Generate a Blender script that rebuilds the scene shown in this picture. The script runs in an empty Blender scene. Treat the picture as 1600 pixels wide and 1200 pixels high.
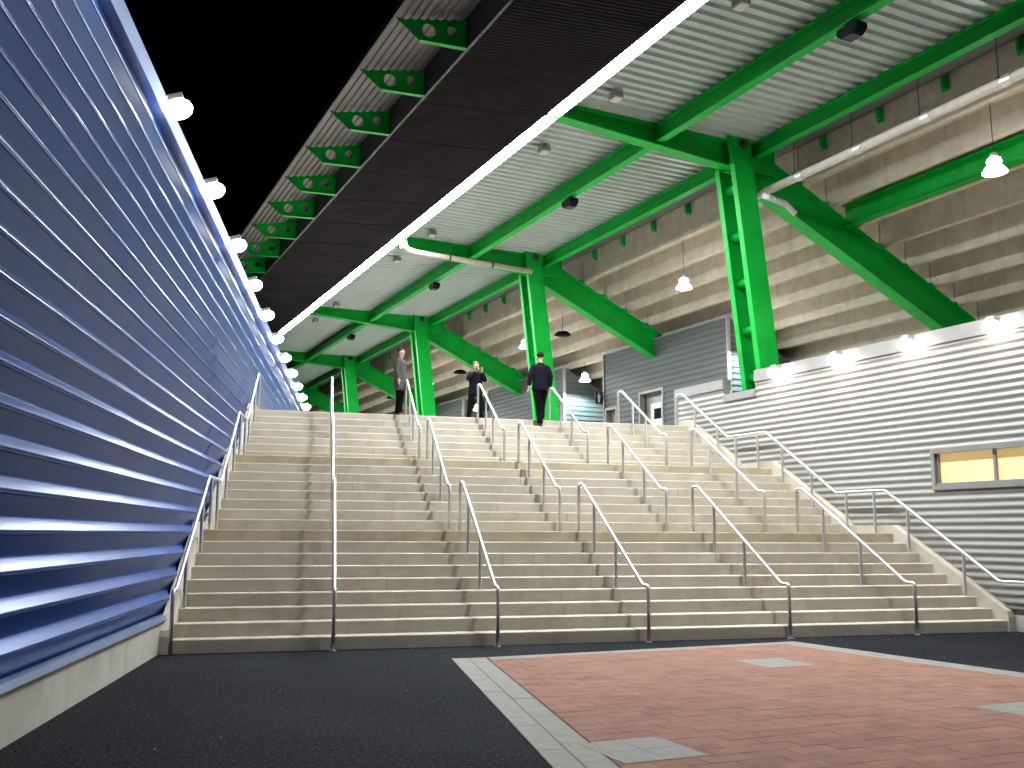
import bpy, bmesh, math, random
from mathutils import Vector, Matrix
random.seed(7)
R = math.radians
S = bpy.context.scene
COL = S.collection

# ------------------------------------------------------------------ camera
cam_d = bpy.data.cameras.new('camera'); CAM = bpy.data.objects.new('camera', cam_d); COL.objects.link(CAM)
YAW, PITCH, ROLL = R(15.893), R(8.788), R(0.293)
fwd = Vector((math.sin(YAW)*math.cos(PITCH), math.cos(YAW)*math.cos(PITCH), math.sin(PITCH)))
rt0 = Vector((math.cos(YAW), -math.sin(YAW), 0)); up0 = rt0.cross(fwd)
rt = rt0*math.cos(ROLL)+up0*math.sin(ROLL); up = up0*math.cos(ROLL)-rt0*math.sin(ROLL)
m = Matrix((rt, up, -fwd)).transposed().to_4x4(); m.translation = Vector((0, -14.230, 1.633))
CAM.matrix_world = m
cam_d.sensor_width = 36; cam_d.lens = 36*1512.54/1600; cam_d.clip_end = 600; cam_d.clip_start = .05
S.camera = CAM
# ------------------------------------------------------------------ night sky (no sun)
wd = bpy.data.worlds.new('World'); S.world = wd; wd.use_nodes = True
nt = wd.node_tree; bg = nt.nodes['Background']
sky = nt.nodes.new('ShaderNodeTexSky'); sky.sky_type = 'NISHITA'; sky.sun_disc = False
sky.sun_elevation = R(-6); sky.sun_rotation = R(200)
nt.links.new(sky.outputs[0], bg.inputs[0]); bg.inputs[1].default_value = 0.02
S.view_settings.view_transform = 'Standard'; S.view_settings.look = 'None'
S.view_settings.gamma = 1; S.view_settings.exposure = 0.0
S.view_settings.use_curve_mapping = False
S.cycles.max_bounces = 5; S.cycles.diffuse_bounces = 3; S.cycles.glossy_bounces = 2; S.cycles.transmission_bounces = 1
S.cycles.caustics_reflective = False; S.cycles.caustics_refractive = False; S.cycles.blur_glossy = 1.0; S.cycles.sample_clamp_indirect = 5.0
P_STRIP, P_BLUE, P_RIGHT, P_BAY = 260.0, 45.0, 30.0, 540.0 # lamp strengths

# ------------------------------------------------------------------ frames of reference
PS, PB = R(10.118), R(-7.137)
U = Vector((-math.sin(PS), math.cos(PS), 0)); N = Vector((math.cos(PS), math.sin(PS), 0))       # along / into the stadium
UB = Vector((-math.sin(PB), math.cos(PB), 0)); NB = Vector((math.cos(PB), math.sin(PB), 0))    # along / away from the blue wall
Z = Vector((0, 0, 1))
def W(u, n, z): return U*u+N*n+Z*z
def B(u, n, z): return UB*u+NB*n+Z*z
MS = Matrix((U, N, Z)).transposed()     # local (u,n,z) -> world
RI, TR, D1, D2 = .18645, .2976, 1.342, 1.390
WN = 12.964; BN = -.871
def xl(y): return -.8776+math.tan(-PB)*y
def xr(y): return 13.1688-math.tan(PS)*y
Y1 = 8*TR; Y1b = Y1+D1; Y2 = Y1b+7*TR; Y2b = Y2+D2; Y3 = Y2b+6*TR
Z1, Z2, Z3 = 9*RI, 17*RI, 24*RI
U0, BAY = 4.544, 11.5

# ------------------------------------------------------------------ materials
MATS = {}
def mat(name, col, rough=.6, metal=0., var=.12, scale=3., bump=0., bscale=40., spec=.5, stain=None, stretch=None, detail=3, tone=0.):
    if name in MATS: return MATS[name]
    m = bpy.data.materials.new(name); m.use_nodes = True; t = m.node_tree; b = t.nodes['Principled BSDF']
    b.inputs['Roughness'].default_value = rough; b.inputs['Metallic'].default_value = metal
    b.inputs['Specular IOR Level'].default_value = spec
    geo = t.nodes.new('ShaderNodeNewGeometry'); mp = t.nodes.new('ShaderNodeMapping'); t.links.new(geo.outputs['Position'], mp.inputs[0])
    if stretch: mp.inputs['Scale'].default_value = stretch
    n1 = t.nodes.new('ShaderNodeTexNoise'); n1.inputs['Scale'].default_value = scale; n1.inputs['Detail'].default_value = detail
    n1.inputs['Roughness'].default_value = .65
    t.links.new(mp.outputs[0], n1.inputs['Vector'])
    mr = t.nodes.new('ShaderNodeMapRange'); mr.inputs[1].default_value = .3; mr.inputs[2].default_value = .7
    mr.inputs[3].default_value = 1-var; mr.inputs[4].default_value = 1+var
    t.links.new(n1.outputs['Fac'], mr.inputs[0])
    mx = t.nodes.new('ShaderNodeMix'); mx.data_type = 'RGBA'; mx.blend_type = 'MULTIPLY'; mx.inputs[0].default_value = 1
    mx.inputs[6].default_value = (*col, 1); t.links.new(mr.outputs[0], mx.inputs[7])
    out = mx.outputs[2]
    if tone:
        oi = t.nodes.new('ShaderNodeObjectInfo'); mo = t.nodes.new('ShaderNodeMapRange'); mo.inputs[3].default_value = 1-tone; mo.inputs[4].default_value = 1+tone*.8
        t.links.new(oi.outputs['Random'], mo.inputs[0]); mm = t.nodes.new('ShaderNodeMix'); mm.data_type = 'RGBA'; mm.blend_type = 'MULTIPLY'; mm.inputs[0].default_value = 1
        t.links.new(out, mm.inputs[6]); t.links.new(mo.outputs[0], mm.inputs[7]); out = mm.outputs[2]
    if stain:
        for sc, sstr, lo, hi, scol, amt in stain:
            mp2 = t.nodes.new('ShaderNodeMapping'); mp2.inputs['Scale'].default_value = sstr
            t.links.new(geo.outputs['Position'], mp2.inputs[0])
            n2 = t.nodes.new('ShaderNodeTexNoise'); n2.inputs['Scale'].default_value = sc; n2.inputs['Detail'].default_value = 3
            t.links.new(mp2.outputs[0], n2.inputs['Vector'])
            r2 = t.nodes.new('ShaderNodeMapRange'); r2.inputs[1].default_value = lo; r2.inputs[2].default_value = hi
            r2.inputs[3].default_value = 0; r2.inputs[4].default_value = amt; r2.clamp = True
            t.links.new(n2.outputs['Fac'], r2.inputs[0])
            m2 = t.nodes.new('ShaderNodeMix'); m2.data_type = 'RGBA'; m2.inputs[7].default_value = (*scol, 1)
            t.links.new(r2.outputs[0], m2.inputs[0]); t.links.new(out, m2.inputs[6]); out = m2.outputs[2]
    t.links.new(out, b.inputs['Base Color'])
    mr3 = t.nodes.new('ShaderNodeMapRange'); mr3.inputs[3].default_value = max(.02, rough-.1); mr3.inputs[4].default_value = min(1, rough+.1)
    t.links.new(n1.outputs['Fac'], mr3.inputs[0]); t.links.new(mr3.outputs[0], b.inputs['Roughness'])
    if bump:
        n3 = t.nodes.new('ShaderNodeTexNoise'); n3.inputs['Scale'].default_value = bscale; n3.inputs['Detail'].default_value = 2
        t.links.new(geo.outputs['Position'], n3.inputs['Vector'])
        bp = t.nodes.new('ShaderNodeBump'); bp.inputs['Strength'].default_value = bump; bp.inputs['Distance'].default_value = .01
        t.links.new(n3.outputs['Fac'], bp.inputs['Height']); t.links.new(bp.outputs[0], b.inputs['Normal'])
    MATS[name] = m; return m
def emit(name, col, s):
    if name in MATS: return MATS[name]
    m = bpy.data.materials.new(name); m.use_nodes = True; t = m.node_tree; b = t.nodes['Principled BSDF']
    b.inputs['Base Color'].default_value = (.8, .8, .8, 1)
    b.inputs['Emission Color'].default_value = (*col, 1); b.inputs['Emission Strength'].default_value = s
    MATS[name] = m; return m
M_step = mat('step_concrete', (.46, .41, .335), .8, 0, .16, 2.2, .35, 60, .3,
             stain=[(1.1, (1, 1, .5), .56, .75, (.34, .30, .24), .5), (5, (1, .3, .12), .60, .78, (.30, .24, .16), .5), (.5, (1, 1, 1), .52, .7, (.50, .455, .385), .6)], tone=.07)
M_land = mat('landing_concrete', (.40, .345, .25), .8, 0, .14, 2.2, .35, 60, .2, stain=[(2.2, (1, 1, .6), .52, .72, (.26, .21, .13), .5)], tone=.06)
M_base = mat('base_concrete', (.42, .40, .35), .85, 0, .12, 1.5, .3, 50, .3, stain=[(3, (1, 1, .15), .55, .75, (.22, .21, .19), .5)])
M_tier = mat('tier_concrete', (.55, .48, .39), .85, 0, .16, 2.0, .3, 30, .25, stain=[(4, (1, 1, .12), .55, .8, (.3, .25, .19), .4)])
M_asph = mat('asphalt', (.007, .0075, .0095), .9, 0, .9, 20, .8, 40, .04, stain=[(.4, (1, 1, 1), .45, .7, (.015, .016, .02), .7), (32, (1, 1, 1), .54, .70, (.05, .052, .06), .85)])
M_brick = mat('red_brick', (.225, .124, .094),   .8, 0, .16, 3, .4, 90, .05, stain=[(.6, (1, 1, 1), .5, .75, (.26, .15, .11), .6), (2.2, (1, 1, 1), .6, .8, (.16, .08, .055), .4)], tone=.10)
M_grey = mat('grey_paver', (.19, .182, .165), .8, 0, .14, 6, .4, 90, .3)
M_sand = mat('joint_sand', (.13, .07, .052), .9, 0, .2, 20, 0)
M_green = mat('green_paint', (.002, .33, .034), .42, 0, .14, 1.6, .05, 30, .22, stain=[(2.5, (1, 1, .3), .62, .8, (.002, .16, .02), .5)])
M_deck = mat('galvanised_deck', (.51, .56, .56), .42, .35, .1, 1.2, 0, 40, .5, stretch=(1, .3, 1))
M_soff = mat('dark_soffit', (.022, .019, .0225), .9, 0, .25, 1.0, 0, 40, .06)
M_eave = mat('eave_metal_shaded', (.16, .155, .15), .6, .1, .12, 1.5, 0, 40, .2)  # same metal as the deck, with the eave's shade darkened into its colour
M_dark = mat('dark_steel', (.03, .03, .032), .5, .3, .1)
M_blue = mat('blue_cladding', (.010, .054, .235), .33, .24,   .14, .8, 0, 40, .22, stretch=(1, 1, 3), stain=[(2.0, (1, 1, .25), .6, .8, (.02, .05, .16), .5)])
M_bflash = mat('blue_flashing', (.20, .26, .42), .38, .6, .08)
M_silver = mat('silver_cladding', (.235, .227, .210), .50, .15, .07, .8, 0)
M_sflash = mat('silver_flashing', (.26, .25, .24), .45, .4, .06)
M_bldg = mat('grey_cladding', (.10, .108, .106), .55, .2, .08, 3, 0, 40, .3)
M_rail = mat('galvanised_rail', (.62, .62, .61), .38, .75, .08, 12)
M_pipe = mat('cast_pipe', (.52, .47, .41), .6, 0, .12, 6)
M_black = mat('black_plastic', (.003, .003, .004), .7, 0, .1, 3, 0, 40, .08)
M_white = mat('white_paint', (.72, .72, .70), .5, 0, .05)
M_door = mat('door_paint', (.62, .62, .58), .5, 0, .05)
M_rock = mat('fixture_grey', (.35, .35, .36), .5, .3, .05)
M_navy = mat('sign_navy', (.012, .014, .06), .5, 0, .05)
M_red = mat('sign_red', (.4, .02, .02), .5, 0, .05)
M_skin = mat('skin', (.56, .30, .21), .55, 0, .05)
M_hair = mat('dark_hair', (.018, .011, .007), .8, 0, .2, 40, 0, 40, .1)
M_hair2 = mat('light_brown_hair', (.16, .075, .035), .6, 0, .2, 40)
M_coat = mat('grey_tweed', (.062, .060, .064), .9, 0, .3, 60, .3, 200, .1)
M_suit = mat('navy_suit', (.006, .006, .011), .9, 0, .12, 40, .2, 200, .08)
M_blk = mat('black_cloth', (.003, .003, .004), .9, 0, .12, 40, .2, 200, .06)
M_shoe = mat('black_leather', (.01, .009, .008), .35, 0, .1)
M_shirt = mat('shirt', (.6, .6, .62), .8, 0, .05)
E_strip = emit('fluorescent_glow', (.92, .97, 1.0), P_STRIP)
E_warm = emit('flood_lens_glow', (1, .95, .84), 55)
E_cool = emit('pendant_glow', (1, .97, .93), 16)
E_win = emit('lit_window', (1, .72, .25), .55)
def glass_window():
    m = mat('lit_blind', (.75, .6, .3), .6, 0, .08, 1.2, stretch=(1, 1, 4)); b = m.node_tree.nodes['Principled BSDF']
    b.inputs['Emission Color'].default_value = (1, .74, .26, 1); b.inputs['Emission Strength'].default_value = .42
    b.inputs['Coat Weight'].default_value = .6; b.inputs['Coat Roughness'].default_value = .05
    return m
M_pane = glass_window()

# ------------------------------------------------------------------ helpers
def tag(o, label=None, cat=None, group=None, kind=None):
    if label: o['label'] = label
    if cat: o['category'] = cat
    if group: o['group'] = group
    if kind: o['kind'] = kind
    return o
def empty(name, loc=(0, 0, 0), label=None, cat=None, group=None, kind=None):
    o = bpy.data.objects.new(name, None); o.empty_display_size = .1; COL.objects.link(o); o.location = loc
    return tag(o, label, cat, group, kind)
def link(name, me, parent=None, loc=None):
    """mesh given in WORLD coordinates; keeps world placement under the parent's (unrotated) empty"""
    o = bpy.data.objects.new(name, me); COL.objects.link(o)
    off = Vector(loc) if loc is not None else Vector((0, 0, 0))
    if parent is not None:
        o.parent = parent; off = off-wloc(parent)
    o.location = off
    return o
def wloc(o):
    v = o.location.copy()
    while o.parent is not None:
        o = o.parent; v = v+o.location
    return v
class MB:
    def __init__(s): s.v = []; s.f = []; s.sm = False
    def add(s, vs, fs):
        k = len(s.v); s.v += [Vector(v) for v in vs]; s.f += [tuple(i+k for i in f) for f in fs]; return s
    def box8(s, c):      # 8 corners: bottom 4 ccw, top 4 ccw
        return s.add(c, [(3, 2, 1, 0), (4, 5, 6, 7), (0, 1, 5, 4), (1, 2, 6, 5), (2, 3, 7, 6), (3, 0, 4, 7)])
    def box(s, fn, a, b):     # axis box in frame fn(u,n,z)
        (x0, y0, z0), (x1, y1, z1) = a, b
        return s.box8([fn(x0, y0, z0), fn(x1, y0, z0), fn(x1, y1, z0), fn(x0, y1, z0), fn(x0, y0, z1), fn(x1, y0, z1), fn(x1, y1, z1), fn(x0, y1, z1)])
    def prism(s, poly, fa, fb):   # poly of 2D points; fa/fb map a 2D point to the two end caps
        k = len(poly); va = [fa(*p) for p in poly]; vb = [fb(*p) for p in poly]
        return s.add(va+vb, [tuple(range(k))[::-1], tuple(range(k, 2*k))]+[(i, (i+1) % k, (i+1) % k+k, i+k) for i in range(k)])
    def tube(s, pts, rad, seg=10, caps=True):
        pts = [Vector(p) for p in pts]; rings = []
        rads = rad if isinstance(rad, (list, tuple)) else [rad]*len(pts)
        for i, p in enumerate(pts):
            if i == 0: d = pts[1]-p
            elif i == len(pts)-1: d = p-pts[i-1]
            else: d = (p-pts[i-1]).normalized()+(pts[i+1]-p).normalized()
            d.normalize()
            a = Vector((0, 0, 1)) if abs(d.z) < .95 else Vector((1, 0, 0))
            if i: a = pa
            e1 = (a-d*a.dot(d)).normalized(); e2 = d.cross(e1); pa = e1
            rings.append([p+(e1*math.cos(2*math.pi*j/seg)+e2*math.sin(2*math.pi*j/seg))*rads[i] for j in range(seg)])
        vs = [v for r in rings for v in r]; fs = []
        for i in range(len(rings)-1):
            for j in range(seg):
                a = i*seg+j; b = i*seg+(j+1) % seg; fs.append((a, b, b+seg, a+seg))
        if caps: fs += [tuple(range(seg))[::-1], tuple(range(len(vs)-seg, len(vs)))]
        return s.add(vs, fs)
    def lathe(s, c, prof, seg=20, ax=Z):   # prof: (radius, offset along ax)
        c = Vector(c); ax = Vector(ax).normalized(); a = Vector((1, 0, 0)) if abs(ax.x) < .9 else Vector((0, 1, 0))
        e1 = (a-ax*a.dot(ax)).normalized(); e2 = ax.cross(e1); vs = []; fs = []
        for r_, h in prof:
            vs += [c+ax*h+(e1*math.cos(2*math.pi*j/seg)+e2*math.sin(2*math.pi*j/seg))*r_ for j in range(seg)]
        for i in range(len(prof)-1):
            for j in range(seg):
                a = i*seg+j; b = i*seg+(j+1) % seg; fs.append((a, b, b+seg, a+seg))
        return s.add(vs, fs+[tuple(range(seg))[::-1], tuple(range(len(vs)-seg, len(vs)))])
    def sheet(s, prof, fa, fb, thick=None):   # open profile swept between two ends
        k = len(prof); vs = [fa(*p) for p in prof]+[fb(*p) for p in prof]
        return s.add(vs, [(i, i+1, i+1+k, i+k) for i in range(k-1)])
    def mesh(s, name, m, smooth=False, origin=None, bevel=0, fix=True):
        me = bpy.data.meshes.new(name)
        o = Vector(origin) if origin is not None else Vector((0, 0, 0))
        me.from_pydata([v-o for v in s.v], [], s.f)
        if fix or bevel:
            bm = bmesh.new(); bm.from_mesh(me)
            if fix: bmesh.ops.recalc_face_normals(bm, faces=bm.faces)
            if bevel: bmesh.ops.bevel(bm, geom=list(bm.edges), offset=bevel, segments=1, affect='EDGES')
            bm.to_mesh(me); bm.free()
        if smooth:
            for p in me.polygons: p.use_smooth = True
        if m: me.materials.append(m)
        me.update(); return me
    def build(s, name, m, parent=None, smooth=False, bevel=0, fix=True):
        o = sum(s.v, Vector())/len(s.v) if s.v else Vector()
        return link(name, s.mesh(name, m, smooth, o, bevel, fix), parent, o)
def inst(src, parent, off, name=None):
    """copy of a part (shares mesh), moved by off in world space, under another parent"""
    o = src.copy(); COL.objects.link(o); w = wloc(src)+Vector(off)
    o.parent = parent; o.location = w-(wloc(parent) if parent else Vector())
    o.matrix_parent_inverse = Matrix()
    return o
def copy_thing(root, off, label=None):
    r = root.copy(); COL.objects.link(r); r.location = root.location+Vector(off)
    if label: r['label'] = label
    for ch in root.children:
        c = ch.copy(); COL.objects.link(c); c.parent = r
        for g in ch.children:
            d = g.copy(); COL.objects.link(d); d.parent = c
    return r
def lamp(name, kind, loc, power, col, size=.1, direction=None, angle=None, parent=None, blend=.6):
    d = bpy.data.lights.new(name, kind); d.energy = power; d.color = col; d.shadow_soft_size = size
    if kind == 'SPOT': d.spot_size = angle; d.spot_blend = blend
    o = bpy.data.objects.new(name, d); COL.objects.link(o)
    if parent is not None: o.parent = parent; o.location = Vector(loc)-wloc(parent)
    else: o.location = loc
    if direction is not None: o.rotation_mode = 'QUATERNION'; o.rotation_quaternion = Vector(direction).to_track_quat('-Z', 'Y')
    return o
def corr(z0, z1, pitch, shape):
    """corrugation profile: list of (z, depth) from z0 to z1; shape = [(frac, depth), ...]"""
    out = []; z = z0
    while z < z1-1e-6:
        for fr, d in shape:
            if z+fr*pitch <= z1+1e-6: out.append((z+fr*pitch, d))
        z += pitch
    out.append((z1, out[-1][1])) if out[-1][0] < z1-1e-4 else None
    return out
def sines(n, d): return [(i/n, d*(.5-.5*math.cos(2*math.pi*i/n))) for i in range(n)]

# ================================================================== GROUND
g = MB(); g.add([(-80, -90, 0), (80, -90, 0), (80, 8, 0), (-80, 8, 0)], [(0, 1, 2, 3)])
tag(g.build('ground', M_asph, fix=False), 'dark asphalt ground in front of the staircase', 'asphalt', kind='structure')
# brick terrace: quad A B C D in plan, grey border on three sides
A_, B_, C_, D_ = Vector((2.84, -1.40, 0)), Vector((8.43, -.62, 0)), Vector((10.35, -9.6, 0)), Vector((2.00, -9.9, 0))
pave = empty('brick_paving', (5.5, -5, 0), 'red brick paving with grey border set into the asphalt', 'paving', kind='structure')
g = MB(); g.add([A_+Z*.004, B_+Z*.004, C_+Z*.004, D_+Z*.004], [(0, 1, 2, 3)])
g.build('bedding', M_sand, pave, fix=False)
def plan_box(mb, a, b, c, d, z0, z1): mb.box8([Vector((p.x, p.y, z0)) for p in (a, b, c, d)]+[Vector((p.x, p.y, z1)) for p in (a, b, c, d)])
def border(p, q, inn, w, ln, rows):
    d = (q-p); L = d.length; d.normalize(); k = int(L/ln)
    for r_ in range(rows):
        off = (r_ % 2)*.5
        for i in range(-1, k+1):
            a0 = max(0, (i+off)*ln)+.003; a1 = min(L, (i+1+off)*ln)-.003
            if a1-a0 < .05: continue
            i0 = r_*w/rows+.003; i1 = (r_+1)*w/rows-.003
            mb = MB(); h = .012+random.uniform(-.0015, .0015)
            plan_box(mb, p+d*a0+inn*i0, p+d*a1+inn*i0, p+d*a1+inn*i1, p+d*a0+inn*i1, .0045, h)
            mb.build('border_paver', M_grey, pave, bevel=.002)
nl = Vector((-(D_-A_).y, (D_-A_).x, 0)).normalized(); nl = nl if nl.x > 0 else -nl
ntp = Vector(((B_-A_).y, -(B_-A_).x, 0)).normalized()
nr = Vector((-(C_-B_).y, (C_-B_).x, 0)).normalized(); nr = nr if nr.x < 0 else -nr
border(A_, D_, nl, .46, .92, 2); border(A_+nl*.47, B_, ntp, .24, .92, 1); border(B_+ntp*.25, C_, nr, .40, .80, 2)
# bricks, running bond at ~8 degrees
ea = Vector((math.cos(R(8)), math.sin(R(8)), 0)); eb = Vector((-ea.y, ea.x, 0))
def inside(p):
    q = [(A_, D_, nl, .475), (A_, B_, ntp, .255), (B_, C_, nr, .415)]
    return all((p-a).dot(n_) > w for a, b, n_, w in q) and p.y > -9.8
patches = [(6.76, -2.82), (3.08, -7.08), (7.35, -6.45), (2.6, -3.3)]
def in_patch(p):
    for cx, cy in patches:
        d = p-Vector((cx, cy, 0))
        if abs(d.dot(ea)) < .17 and abs(d.dot(eb)) < .27: return True
    return False
BL, BW = .40, .20
campos = Vector((0, -14.23, 1.633))
HALF = [(A_, nl, .478), (A_, ntp, .258), (B_, nr, .418), (Vector((0, -9.8, 0)), Vector((0, 1, 0)), 0)]
def clip(poly):
    for a, n_, w in HALF:
        out = []
        for i, p in enumerate(poly):
            q = poly[(i+1) % len(poly)]; dp = (p-a).dot(n_)-w; dq = (q-a).dot(n_)-w
            if dp >= 0: out.append(p)
            if (dp >= 0) != (dq >= 0): out.append(p.lerp(q, dp/(dp-dq)))
        poly = out
        if len(poly) < 3: return None
    return poly
def onscreen(c):
    q = c-campos; d = q.dot(fwd)
    return d > 0 and abs(q.dot(rt)/d*1512) < 830 and abs(q.dot(up)/d*1512) < 610
cells = []
for j in range(-60, 40):
    for i in range(-24, 44):
        c = Vector((5.5, -4, 0))+ea*((i+(j % 2)*.5)*BL)+eb*(j*BW)
        if in_patch(c): continue
        g_ = .0022
        full = [c+ea*(sx*(BL/2-g_))+eb*(sy*(BW/2-g_)) for sx, sy in ((-1, -1), (1, -1), (1, 1), (-1, 1))]
        p = clip(full)
        if p: cells.append((c, p, len(p) == 4 and all((x-y).length < 1e-5 for x, y in zip(p, full))))
cells.sort(key=lambda t: (not onscreen(t[0]), (t[0]-campos).length))
mb = MB(); mb.box(lambda a, b, z: ea*a+eb*b+Z*z, (-BL/2+.0022, -BW/2+.0022, .0045), (BL/2-.0022, BW/2-.0022, .0115))
bme = mb.mesh('brick', M_brick, bevel=.0015)
rest = MB()
for k, (c, p, whole) in enumerate(cells):
    dz = random.uniform(-.0012, .0012)
    if k < 290 and whole: link('brick', bme, pave, c+Z*dz)
    else:
        mb = MB() if k < 290 else rest
        mb.prism([(v.x, v.y) for v in p], lambda x, y: Vector((x, y, .0045)), lambda x, y: Vector((x, y, .0115+dz)))
        if k < 290: mb.build('brick', M_brick, pave)
tag(rest.build('brick_field', M_brick, pave), kind='stuff')
for cx, cy in patches:
    for a in range(2):
        for b in range(2):
            c = Vector((cx, cy, 0))+ea*(a-.5)*.36+eb*(b-.5)*.36; mb = MB()
            if not inside(c): continue
            mb.box(lambda p, q, z: c+ea*p+eb*q+Z*z, (-.1785, -.1785, .0047), (.1785, .1785, .0142)); mb.build('grey_paver', M_grey, pave, bevel=.002)
# loose grit on the asphalt
mb = MB()
for _ in range(110):
    x, y = random.uniform(-1, 14), random.gauss(-.35, .25) if random.random() < .5 else random.uniform(-9, -.1)
    s = random.uniform(.003, .007); mb.lathe((x, y, -.001), [(s, 0), (s*.7, s*.8)], 5)
tag(mb.build('grit', M_base), 'loose grit scattered on the asphalt', 'gravel', kind='stuff')

# ================================================================== CONCOURSE FLOOR
mb = MB(); zt = Z3-.004
poly = [(xl(Y3+.27), Y3+.27), (xr(Y3+.27), Y3+.27), tuple(W(7.6, WN, 0).xy), tuple(W(7.6, WN+.25, 0).xy), tuple(W(-30, WN+.25, 0).xy), tuple(W(-30, 40, 0).xy), tuple(W(95, 40, 0).xy), (xl(95), 95)]
mb.prism(poly, lambda x, y: Vector((x, y, zt-.35)), lambda x, y: Vector((x, y, zt)))
tag(mb.build('concourse_floor', M_step), 'concrete concourse floor at the top of the stairs', 'floor', kind='structure')

# ================================================================== STAIRCASE
stair = empty('staircase', (6, 0, 0), 'wide pale concrete staircase in three flights between the metal walls', 'staircase')
def step(y, z, depth, nm):
    h = RI+.03
    prof = [(0, -h), (0, -.016), (.004, -.005), (.014, 0), (depth+.03, 0), (depth+.03, -h)]
    # precast lengths with open hairline joints
    ln = 3.4+.5*random.random(); off = random.random()*ln*.8; xs = [xl(y)+.02]
    x = xs[0]+ln-off*.6
    while x < xr(y)-1.0: xs.append(x); x += ln
    xs.append(xr(y)-.02)
    for q in range(len(xs)-1):
        fl = (lambda a: xl(y+a)+.02) if q == 0 else (lambda a, v=xs[q]+.002: v)
        fr_ = (lambda a: xr(y+a)-.02) if q == len(xs)-2 else (lambda a, v=xs[q+1]-.002: v)
        dz = random.uniform(-.0015, .0015); dy = random.uniform(-.002, .002)
        mb = MB(); mb.prism(prof, lambda a, b: Vector((fl(a), y+a+dy, z+b+dz)), lambda a, b: Vector((fr_(a), y+a+dy, z+b+dz)))
        mb.build(nm, M_land if nm == 'landing' else M_step, stair, fix=True)
zz = 0
for i in range(9): zz += RI; step(i*TR, zz, TR if i < 8 else D1, 'step' if i < 8 else 'landing')
for i in range(8): zz += RI; step(Y1b+i*TR, zz, TR if i < 7 else D2, 'step' if i < 7 else 'landing')
for i in range(7): zz += RI; step(Y2b+i*TR, zz, TR, 'step')
sl = RI/TR
def cheek_profile(h):
    p = [(-.02, -.05), (-.02, .13+h-.1)]
    p += [(Y1, Z1+h), (Y1b-TR, Z1+h), (Y1b, Z1+RI+h), (Y2, Z2+h), (Y2b-TR, Z2+h), (Y2b, Z2+RI+h), (Y3, Z3+h), (Y3+.4, Z3+h), (Y3+.4, -.05)]
    return p
# profile follows the flights
for side in (0, 1):
    h = .16 if side else .13
    prof = [(-.03, -.05), (-.03, RI+.05), (.0, RI+h), (Y1, Z1+h), (Y1b-TR*.6, Z1+h), (Y1b, Z1+RI+h), (Y2, Z2+h), (Y2b-TR*.6, Z2+h), (Y2b, Z2+RI+h), (Y3, Z3+h), (Y3+.5, Z3+h), (Y3+.5, -.05)]
    mb = MB(); w = .14 if side else .12
    if side: mb.prism(prof, lambda a, b: Vector((xr(a)-w, a, b)), lambda a, b: Vector((xr(a)+.03, a, b)))
    else: mb.prism(prof, lambda a, b: Vector((xl(a)-.03, a, b)), lambda a, b: Vector((xl(a)+w, a, b)))
    tag(mb.build('cheek_wall', M_step, stair), 'sloping concrete cheek beside the steps')

# ================================================================== BLUE WALL
bw = empty('blue_wall', B(0, BN-.3, 0), 'tall blue corrugated metal wall standing on a low concrete base', 'wall')
mb = MB(); mb.box(B, (-26, BN-.35, -.05), (34, BN-.005, .45)); mb.build('concrete_base', M_base, bw)
PITCH_B = .3102
shp = [(0, 0), (.04, .002), (.54, .078), (.575, .090), (.62, .093), (.635, .084), (.65, .093), (.69, .091), (.985, .003)]
pr = corr(.50, 6.85, PITCH_B, shp)
ub = -26; ei = 0
for w_ in [5.9]*11:
    e = min(34, ub+w_); off = .010*(ei % 2)
    mb = MB(); mb.sheet(pr, lambda z, d: B(ub, BN+d-.10+off, z), lambda z, d: B(e+.04, BN+d-.10+off, z))
    # back sheet closes the panel
    mb.box(B, (ub, BN-.25, .5), (e, BN-.14, 6.85))
    mb.build('cladding_panel', M_blue, bw, fix=False)
    ub = e; ei += 1
    if ub >= 34: break
mb = MB(); mb.prism([(BN-.30, 6.86), (BN+.035, 6.86), (BN+.035, 7.13), (BN+.02, 7.15), (BN-.30, 7.17)], lambda n, z: B(-26, n, z), lambda n, z: B(34, n, z)); mb.build('top_flashing', M_bflash, bw)
mb = MB(); mb.prism([(BN-.06, .505), (BN+.02, .498), (BN+.045, .44), (BN+.03, .435), (BN-.06, .46)], lambda n, z: B(-26, n, z), lambda n, z: B(.55, n, z)); mb.build('bottom_flashing', M_bflash, bw)

def floodlight(pos, out, along, name, label, group, power, col, spread):
    """small wall-top floodlight: arm, housing, lens facing out and down"""
    t = empty(name, pos, label, 'floodlight', group); pos = Vector(pos)
    mb = MB(); mb.tube([pos-out*.06+Z*.06, pos+Z*.06, pos+out*.10+Z*.03], .014, 8); mb.box(lambda a, b, c: pos+along*a+out*b+Z*c, (-.04, -.012, -.06), (.04, 0, .10))
    mb.build('arm', M_rock, t)
    c = pos+out*.16; dn = (out*.28-Z*.96).normalized(); sd = dn.cross(along).normalized()
    fr = lambda a, b, d: c+along*a+sd*b+dn*d
    mb = MB(); mb.prism([(-.11, .03), (.11, .03), (.08, -.07), (-.08, -.07)], lambda a, d: fr(a, -.09, d), lambda a, d: fr(a, .09, d)); mb.build('housing', M_rock, t, bevel=.008)
    mb = MB(); mb.lathe(c+dn*.062, [(.001, -.06), (.10, -.045), (.155, .0), (.17, .045), (.155, .10), (.10, .145), (.001, .165)], 16, dn); mb.build('lens', E_warm, t, smooth=True)
    lamp('flood_bulb', 'SPOT', c+dn*.25, power, col, .10, dn, spread, t, .5)
    return t
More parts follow.
